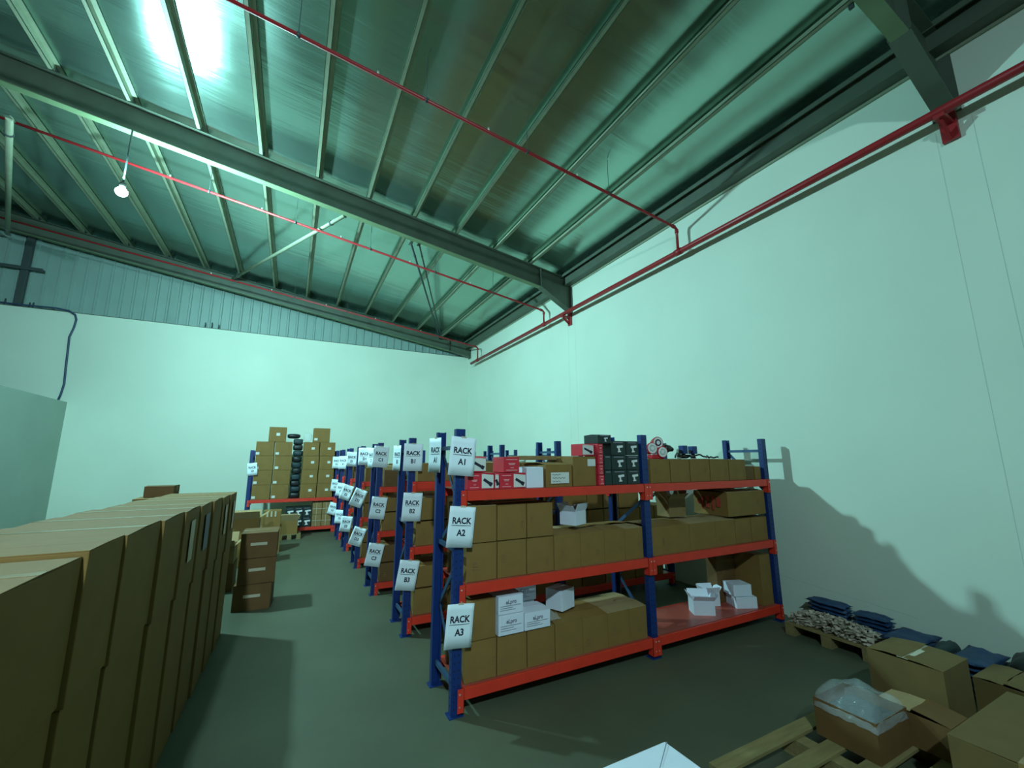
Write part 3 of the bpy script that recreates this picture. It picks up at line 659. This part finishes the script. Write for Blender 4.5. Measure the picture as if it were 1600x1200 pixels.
# red work light with three round heads
rt = empty('work_light', (3.50, 3.36, 1.80), R(-14))
def disc(cx, cz, y, r, lit, parent=rt):
    b = MB(); b.tube([(cx, y+0.05, cz), (cx, y+0.03, cz), (cx, y, cz), (cx, y-0.006, cz)], [r*0.55, r*0.9, r, r*0.97], 28); h = b.build('lamp_head', M['red_plastic'], parent)
    b = MB(); b.tube([(cx, y-0.006, cz), (cx, y-0.009, cz)], [r*0.88, r*0.86], 28); b.build('rim', M['white_plastic'], h)
    b = MB(); b.tube([(cx, y-0.009, cz), (cx, y-0.011, cz)], [r*0.58, r*0.55], 24); b.build('lens', M['silver'] if lit else M['ink'], h)
    b = MB(); b.tube([(cx, y-0.011, cz), (cx, y-0.013, cz)], [r*0.36, r*0.3], 20); b.build('centre_cap', M['white_plastic'], h)
disc(-0.085, 0.115, -0.03, 0.062, True); disc(0.0, 0.175, -0.01, 0.064, False); disc(0.03, 0.075, -0.04, 0.060, True)
b = MB(); b.bar((-0.11, 0.03, 0.06), (0.0, 0.03, 0.21), 0.05, 0.07, up=(0, 1, 0)); b.bar((-0.02, 0.04, 0.16), (0.11, 0.05, 0.11), 0.05, 0.06, up=(0, 1, 0)); b.build('housing', M['red_plastic'], rt, bevel=0.012)
b = MB(); b.box(-0.09, 0.06, -0.03, 0.07, 0.002, 0.05); b.build('base', M['red_plastic'], rt, bevel=0.01)
b = MB(); b.tube([(0.09, 0.04, 0.12), (0.13, 0.04, 0.11), (0.17, 0.04, 0.115), (0.21, 0.04, 0.10)], [0.045, 0.05, 0.035, 0.02], 12); b.build('handle', M['black_plastic'], rt)
tag(rt, 'red tool with three round white-rimmed discs on the top right cartons', 'tool')
b = MB(); pts_ = []
for i in range(60):
    t = i/59; pts_.append((3.78+0.75*t, 3.38+0.06*math.sin(t*9), 1.818+0.05*abs(math.sin(t*11))*(1-t)+0.006*math.sin(i)))
b.tube(pts_, 0.009, 8); b.tube([(3.85+0.3*math.sin(t/30*6.3)*0.4+0.15, 3.42+0.06*math.cos(t/30*6.3), 1.822+0.02*abs(math.sin(t/10))) for t in range(31)], 0.009, 8)
o = b.build('power_cord', M['black_plastic']); tag(o, 'black power cord coiled on the cartons right of the three-disc tool', 'cord')
for k, (x, dz, lb) in enumerate(((3.82, 0.14, 'left'), (3.97, 0.135, 'right'))):
    rt = empty('blue_clamp', (x, 3.30, 1.806)); b = MB(); b.box(-0.035, 0.035, -0.035, 0.035, 0.05, dz); b.build('block', M['blue'], rt, bevel=0.006)
    b = MB(); b.tube([(0, 0, 0), (0, 0, 0.05)], [0.03, 0.02], 10); b.tube([(-0.05, 0, 0.075), (-0.035, 0, 0.075)], 0.02, 10); b.build('stem', M['black_plastic'], rt)
    tag(rt, 'blue block of a clamp on black foot on the top right cartons, %s of two' % lb, 'clamp')

# ------------------------------------------------------------------ goods on the racks behind
def fill(letter, x0, y, levels, clear, rows, seed, skip=()):
    rg = random.Random(seed)
    for li, z in enumerate(levels):
        for bay in range(2):
            if (li, bay) in skip: continue
            x = x0 + 1.94*bay + 0.07; xe = x0 + 1.94*(bay+1) - 0.07; n = 0; items = []
            h = clear[li]*rg.uniform(0.40, 0.48)
            while x < xe-0.16:
                wd = min(rg.choice((0.26, 0.27, 0.30, 0.38)), xe-x)
                items.append((x, x+wd)); x += wd + 0.004
            n_up = rg.randint(1, len(items)) if rows[li] > 1 else 0
            for i, (a, e) in enumerate(items):
                nm = ORD[i] + ' from its ' + ('aisle post' if bay == 0 else 'middle post')
                hh = h*rg.uniform(0.94, 1.0) if rows[li] > 1 else min(clear[li]*0.8, rg.uniform(0.22, 0.28))
                mt = rg.choice(('card', 'card', 'card3', 'card2'))
                top = z + 0.002 + hh
                carton(a, e, y+0.02, y+0.49, z+0.002, top, 'brown carton on the %s shelf behind the %s sign, %s' % (('top', 'middle', 'bottom')[li], letter+'123'[li] if bay == 0 else 'rack %s' % letter, nm), mt=mt, group='cartons on rack %s' % letter, flaps='closed' if i < n_up else rg.choice(('closed', 'half')), prints=(i == 0))
                if i < n_up:
                    h2 = min(clear[li]-hh-0.1, hh*rg.uniform(0.85, 1.0))
                    if h2 > 0.1:
                        carton(a, e-0.004, y+0.025, y+0.48, top+0.014, top+0.014+h2, 'brown carton stacked on others, %s shelf of rack %s, %s' % (('top', 'middle', 'bottom')[li], letter, nm), mt=mt, group='cartons on rack %s' % letter, flaps='closed', prints=False)
fill('B', 1.19, 4.72, LV1, (0.25, 0.62, 0.62), (1, 2, 2), 11)
fill('C', 1.125, 6.28, LV2, (0.33, 0.53, 0.60), (1, 2, 2), 12)
fill('D', 1.115, 7.90, LV2, (0.33, 0.53, 0.60), (1, 2, 2), 13)
fill('E', 1.10, 9.44, LV2, (0.33, 0.53, 0.60), (1, 2, 1), 14)
fill('F', 1.085, 10.84, LV2, (0.33, 0.53, 0.60), (1, 2, 1), 15)
fill('G', 1.07, 12.10, LV2, (0.33, 0.53, 0.60), (1, 2, 1), 16)

# ---- far left bay of the last rack: tall columns of cartons with white labels
rows4 = [0.857, 1.205, 1.555, 1.905, 2.255]
colx = [(-0.80, -0.405, 'first'), (-0.39, -0.005, 'second'), (0.245, 0.62, 'third'), (0.632, 1.005, 'fourth')]
for ci, (a, e, cn) in enumerate(colx):
    for r in range(4):
        sh = 0.006*((r*7+ci*3) % 3 - 1)
        lb = (0.02 if ci == 0 else 0.05, 0.08, 0.075, 0.06, 'label') if ci < 2 else (0.5, 0.45, 0.075, 0.06, 'label')
        carton(a+sh, e+sh, 12.11, 12.58, rows4[r]+0.001, rows4[r+1]-0.001, 'brown carton with small white label, %s column of the last rack, %s from its shelf' % (cn, ORD[r]), mt='card', group='stacked cartons on the last rack', lab=lb, prints=True)
carton(-0.56, -0.17, 12.13, 12.55, 2.256, 2.62, 'brown carton topmost on the two left columns of the last rack', mt='card', lab=(0.42, 0.4, 0.08, 0.07, 'label'), group='stacked cartons on the last rack')
carton(0.45, 0.85, 12.13, 12.55, 2.256, 2.62, 'brown carton topmost on the two right columns of the last rack', mt='card', lab=(0.05, 0.12, 0.08, 0.06, 'label'), group='stacked cartons on the last rack')
def sack(x, y, z, w_, d_, h_, mt, label, seed, name='packed_sack', cat='sack', group=None, rz=0.0, ex=0.62):
    b = MB(); bmesh.ops.create_uvsphere(b.bm, u_segments=20, v_segments=12, radius=1.0)
    for q in b.bm.verts:
        c = q.co.copy(); 
        for k in range(3): c[k] = math.copysign(abs(c[k])**ex, c[k])
        f = 1+0.10*noise.noise(Vector((c.x*2.5+seed, c.y*2.5, c.z*2.5)))
        q.co = Vector((c.x*w_/2*f, c.y*d_/2*f, (c.z*0.5+0.5)*h_ if c.z < 0 else (c.z*0.5*f+0.5)*h_))
    for f in b.bm.faces: f.smooth = True
    o = b.build(name, M[mt]); o.location = (x, y, z); o.rotation_euler = (0, 0, rz); tag(o, label, cat, group); return o
for k in range(10):
    sack(0.12+0.008*math.sin(k*2), 12.33, 0.86+0.148*k, 0.222, 0.42, 0.141, 'blackbag' if k % 2 == 0 else 'darkbag', 'flat dark wrapped pack in the column between cartons, %s from the shelf' % ORD[k], k*1.7, group='dark packs between the carton columns', ex=0.38)
sack(0.0, 12.32, 2.345, 0.30, 0.36, 0.12, 'blackbag', 'dark limp bag lying over the top of the dark packs', 9.1)
sack(0.33, 12.42, 2.262, 0.20, 0.28, 0.24, 'film', 'bunched clear plastic on the dark packs beside the right top carton', 4.4, name='plastic_bundle', cat='plastic film')
# lower shelf of that bay
for r in range(2):
    for k in range(3):
        if r == 0 and k < 2 and False: continue
        drill_carton(-0.04+0.195*k, 0.15+0.195*k, 0.158+0.245*r, 0.398+0.245*r, 'black printed carton on the last rack lower shelf, %s row, %s' % (('lower', 'upper')[r], ('left', 'middle', 'right')[k]), y0=12.11, y1=12.5, side=False, group='black cartons on the last rack')
for r in range(2):
    for k in range(2):
        c = carton(0.56+0.225*k, 0.782+0.225*k, 12.11, 12.5, 0.158+0.29*r, 0.445+0.29*r, 'film-wrapped carton right on the last rack low shelf, %s %s' % (('lower', 'upper')[r], ('left', 'right')[k]), group='wrapped cartons on the last rack', mt='card3')
        b = MB(); b.box(-0.11, 0.11, -0.2025, -0.2015, 0.13, 0.142); b.box(-0.02, -0.01, -0.2025, -0.2015, 0.0, 0.28); b.build('strap', M['wtape'], c)
for k in range(3):
    carton(-0.80+0.25*k, -0.56+0.25*k, 12.12, 12.5, 0.158, 0.52-0.04*k, 'brown carton on the last rack lower shelf behind the pile, %s from left' % ORD[k], group='cartons low on the last rack', prints=False)

# ------------------------------------------------------------------ long stack of tall cartons at the left
ys = [1.52, 2.06, 2.42, 2.95, 3.42, 3.88, 4.34, 4.78, 5.22, 5.72]
for i in range(9):
    ya, yb = ys[i], ys[i+1]-0.004
    off = 0.004*math.sin(i*2.3); xr_ = -0.615 + 0.013*i
    hi = [1.475, 1.492, 1.488, 1.482, 1.478, 1.470, 1.466, 1.460, 1.455][i]
    lab = None
    lower = carton(xr_-0.60+off, xr_-0.01+off*0.5, ya+0.006, yb, 0.0, 1.0-0.012*i, 'tall brown carton in the bottom tier of the long left stack, %s from the camera' % ORD[i], group='cartons in the long left stack', prints=False, tape=False, mt='card')
    up = carton(xr_-0.60-off, xr_+off*0.5, ya, yb, 1.0-0.012*i+0.002, hi, 'brown carton on top of the long left stack, %s from the camera' % ORD[i], group='cartons in the long left stack', prints=False, mt='card', tape=(i != 1), drop=False)
    W = 0.60
    if i in (4, 5, 7, 8):
        b = MB(); hx = 0.30+0.0045; h_ = hi-(1.0-0.012*i); b.box(hx+0.001, hx+0.002, -0.08, 0.05 if i != 5 else 0.10, h_*0.35, h_*0.85); b.build('label', M['greyink'] if i == 5 else M['wtape'], up)
carton(-1.46, -1.12, 5.86, 6.44, 0.0, 0.70, 'brown carton behind the far left end of the long stack, lower one', group='cartons behind the long stack', prints=False)
carton(-1.46, -1.12, 5.87, 6.43, 0.702, 1.40, 'brown carton behind the far left end of the long stack, upper one', group='cartons behind the long stack', prints=False)
carton(-1.41, -1.14, 6.02, 6.30, 1.402, 1.52, 'small flat brown carton seen over the far end of the long stack', mt='card2', prints=False)
# pile beyond the stack
for k in range(3):
    c = carton(-0.50+0.01*k, -0.085+0.006*k, 6.36, 6.84, 0.302*k, 0.302*(k+1)-0.002, 'brown carton with pale tape, stack of three by the aisle, %s from the floor' % ORD[k], mt='card2', group='stack of three cartons by the aisle', rz=R((-3, 2, -1)[k]), prints=False)
    b = MB(); b.box(-0.09, 0.09, -0.247, -0.2455, 0.15, 0.185); b.build('pale_tape', M['wtape'], c)
carton(-1.08, -0.60, 7.35, 7.80, 0.0, 0.36, 'brown carton low behind the stack of three, lower one', mt='card2', group='pile before the last rack', prints=False)
carton(-1.05, -0.62, 7.38, 7.78, 0.362, 0.60, 'pale brown open carton behind the stack of three', mt='card3', group='pile before the last rack', flaps='open', prints=False)
carton(-0.92, -0.42, 8.85, 9.30, 0.0, 0.42, 'brown carton at the bottom of the pile before the last rack', group='pile before the last rack', prints=False)
carton(-0.88, -0.42, 8.88, 9.28, 0.422, 0.80, 'open brown carton with raised flaps on the pile before the last rack', group='pile before the last rack', flaps='open', prints=False)
carton(-0.46, -0.08, 9.95, 10.35, 0.0, 0.48, 'brown carton under the small carton with pale stripes', group='pile before the last rack', prints=False)
c = carton(-0.42, -0.10, 9.98, 10.30, 0.482, 0.80, 'small brown carton with pale stripes standing on the pile', group='pile before the last rack', prints=False)
b = MB(); [b.box(-0.10+0.07*k, -0.07+0.07*k, -0.167, -0.1655, 0.20, 0.31) for k in range(3)]; b.build('pale_stripes', M['wtape'], c)
def pallet(x0, x1, y0, y1, label, nsl=5, axis='x', z0=0.0):
    rt = empty('wooden_pallet', (x0, y0, z0)); Lx, Ly = x1-x0, y1-y0
    for k in range(nsl):
        b = MB()
        if axis == 'x': yy = (Ly-0.095)*k/(nsl-1); b.box(0, Lx, yy, yy+0.095, 0.10, 0.12)
        else: xx = (Lx-0.095)*k/(nsl-1); b.box(xx, xx+0.095, 0, Ly, 0.10, 0.12)
        b.build('deck_board', M['wood'], rt, bevel=0.002)
    for k in range(3):
        b = MB()
        if axis == 'x': xx = (Lx-0.09)*k/2; b.box(xx, xx+0.09, 0, Ly, 0.02, 0.10)
        else: yy = (Ly-0.09)*k/2; b.box(0, Lx, yy, yy+0.09, 0.02, 0.10)
        b.build('stringer', M['wood'], rt, bevel=0.002)
        b = MB()
        if axis == 'x': b.box(xx, xx+0.09, 0, Ly, 0.0, 0.019)
        else: b.box(0, Lx, yy, yy+0.09, 0.0, 0.019)
        b.build('bottom_board', M['wood'], rt)
    tag(rt, label, 'pallet', 'wooden pallets'); return rt
pallet(-0.15, 0.32, 11.35, 11.75, 'small wooden pallet on the floor before the last rack', 4)
carton(-0.12, 0.24, 11.38, 11.72, 0.122, 0.42, 'brown open carton on the small pallet before the last rack', group='pile before the last rack', flaps='open', prints=False)

# ------------------------------------------------------------------ foreground right
pallet(2.22, 3.64, 0.82, 1.90, 'wooden pallet in the right foreground under the wrapped carton', 6)
c = carton(3.03, 3.40, 1.43, 1.76, 0.122, 0.33, 'brown carton bulging with clear film wrap on the foreground pallet', flaps='bare', prints=False, mt='card2', cat='carton', name='wrapped_carton')
b = MB(); n = 18; V = []
for i in range(n+1):
    r_ = []
    for j in range(n+1):
        u, v = 2*i/n-1, 2*j/n-1; k = (1-abs(u)**4)*(1-abs(v)**4)
        z = 0.160 + 0.052*min(1, k*6) + 0.085*k**0.6*(0.85+0.5*noise.noise(Vector((u*1.6, v*1.6, 2.2)))) + 0.010*noise.noise(Vector((u*7, v*7, 0.7)))
        r_.append(b.bm.verts.new((u*0.192, v*0.172, z)))
    V.append(r_)
for i in range(n):
    for j in range(n): f = b.bm.faces.new((V[i][j], V[i+1][j], V[i+1][j+1], V[i][j+1])); f.smooth = True
b.build('film_wrap', M['film'], c)
b = MB(); b.box(-0.15, 0.15, -0.13, 0.13, 0.01, 0.17); b.build('contents', M['darkbag'], c, bevel=0.02)
carton(3.41, 3.64, 1.24, 1.60, 0.122, 0.30, 'low brown carton with torn edge beside the wrapped carton', flaps='half', prints=False, mt='card2')
c = carton(3.70, 4.08, 1.34, 1.74, 0.0, 0.49, 'tall brown carton with taped flaps behind the wrapped carton', flaps='half', prints=False, mt='card_dimmed', bulge=0.02)
b = MB(); b.box(-0.192, 0.192, -0.03, 0.03, 0.50, 0.502); b.build('tape', M['wtape'], c)
carton(3.12, 4.00, 0.62, 1.16, 0.122, 0.40, 'large flat brown carton cut off by the bottom right corner', flaps='closed', prints=False, mt='card_dimmed')
c = carton(1.28, 1.785, 1.28, 1.787, 0.0, 0.40, 'white carton corner poking up at the bottom edge of the view', mt='whitebox', tape=False, prints=False, name='white_carton', bulge=0.001)
b = MB(); b.quad((0.248, 0.24, 0.4065), (0.25, 0.235, 0.4065), (-0.02, 0.05, 0.4065), (-0.02, 0.054, 0.4065)); b.build('crease', M['greyink'], c)

# scrap pallet against the right wall
pallet(4.74, 5.22, 2.18, 2.95, 'low wooden pallet at the foot of the right wall under pale scrap', 4, axis='y')
rg = random.Random(5); b = MB()
for k in range(620):
    x = rg.uniform(4.77, 5.02); y = rg.uniform(2.20, 2.94); hmax = 0.13*(1-abs((x-4.90)/0.16)**3)*(1-abs((y-2.55)/0.45)**4)
    z = 0.125 + max(0, hmax)*rg.random()
    Rm = Matrix.Rotation(rg.uniform(0, 6.3), 3, 'Z') @ Matrix.Rotation(rg.uniform(-1.0, 1.0), 3, 'X')
    s = rg.uniform(0.5, 1.3); vv = b.obox((x, y, z), 0.045*s, 0.022*s, 0.008*s, Rm)
    for q in vv: q.co += Vector((rg.uniform(-1, 1), rg.uniform(-1, 1), rg.uniform(-1, 1)))*0.005
    for q in vv: q.co.z = max(q.co.z, 0.122)
o = b.build('scrap_pieces', M['scrap']); tag(o, 'heap of pale crumbled scrap pieces on the low pallet by the wall', 'scrap', kind='stuff')
def folded(x, y, z, w_, d_, h_, mt, label, seed, layers=5, rz=0.0, name='folded_tarpaulin', cat='tarpaulin', tilt=0.0):
    b = MB(); t = h_/layers
    for L in range(layers):
        n, mm = 12, 8; rg2 = random.Random(seed*31+L); ox, oy = rg2.uniform(-0.02, 0.02), rg2.uniform(-0.02, 0.02); T = []; Bt = []
        for i in range(n+1):
            a, c2 = [], []
            for j in range(mm+1):
                u, v = i/n-0.5, j/mm-0.5
                e = (1-abs(2*u)**6)*(1-abs(2*v)**6)
                dz = 0.016*noise.noise(Vector((u*5+seed, v*5, seed+L*0.15)))
                px, py = u*w_+ox, v*d_+oy
                a.append(b.bm.verts.new((px, py, L*t + t*(0.45+0.5*e) + dz))); c2.append(b.bm.verts.new((px, py, max(L*t + t*(0.45-0.42*e) + dz, 0))))
            T.append(a); Bt.append(c2)
        for i in range(n):
            for j in range(mm):
                f = b.bm.faces.new((T[i][j], T[i+1][j], T[i+1][j+1], T[i][j+1])); f.smooth = True
                f = b.bm.faces.new((Bt[i][j], Bt[i][j+1], Bt[i+1][j+1], Bt[i+1][j])); f.smooth = True
        for i in range(n): b.bm.faces.new((T[i][0], Bt[i][0], Bt[i+1][0], T[i+1][0])); b.bm.faces.new((T[i][mm], T[i+1][mm], Bt[i+1][mm], Bt[i][mm]))
        for j in range(mm): b.bm.faces.new((T[0][j], T[0][j+1], Bt[0][j+1], Bt[0][j])); b.bm.faces.new((T[n][j], Bt[n][j], Bt[n][j+1], T[n][j+1]))
    o = b.build(name, M[mt]); o.location = (x, y, z); o.rotation_euler = (0, tilt, rz); tag(o, label, cat, 'folded sheets along the right wall'); return o
folded(5.17, 2.72, 0.122, 0.18, 0.38, 0.20, 'bluetarp', 'blue folded tarpaulin on the scrap pallet, farthest along the wall', 1)
folded(5.16, 2.33, 0.122, 0.20, 0.28, 0.19, 'bluetarp', 'blue folded tarpaulin on the near end of the scrap pallet', 2)
folded(5.02, 1.99, 0.0, 0.46, 0.28, 0.26, 'bluetarp', 'dark blue folded tarpaulin on the floor next to the scrap pallet', 3, 6)
folded(4.98, 1.57, 0.0, 0.46, 0.24, 0.27, 'bluetarp', 'dark blue folded tarpaulin beside the taped carton, nearest the camera', 5, 6)
sack(5.02, 1.775, 0.0, 0.42, 0.10, 0.27, 'darkbag', 'dark green limp bag squeezed between two blue tarpaulins', 2.5, name='woven_bag', cat='bag')
sack(5.06, 1.30, 0.0, 0.38, 0.22, 0.34, 'blackbag', 'black bag by the right wall at the edge of the view', 6.5, name='plastic_bag', cat='bag')
carton(4.34, 4.74, 1.12, 1.42, 0.0, 0.30, 'brown open carton in the shadow at the right edge of the view', flaps='half', prints=False, mt='card_dimmed')
carton(4.30, 4.66, 0.76, 1.08, 0.0, 0.26, 'brown carton nearest the camera at the right edge', flaps='closed', prints=False, mt='card2')
b = MB(); b.bar((4.16, 1.66, 0.03), (4.26, 1.36, 0.05), 0.09, 0.03); o = b.build('wood_offcut', M['wood'], bevel=0.003); tag(o, 'short wood offcut on the floor behind the taped carton', 'wood')
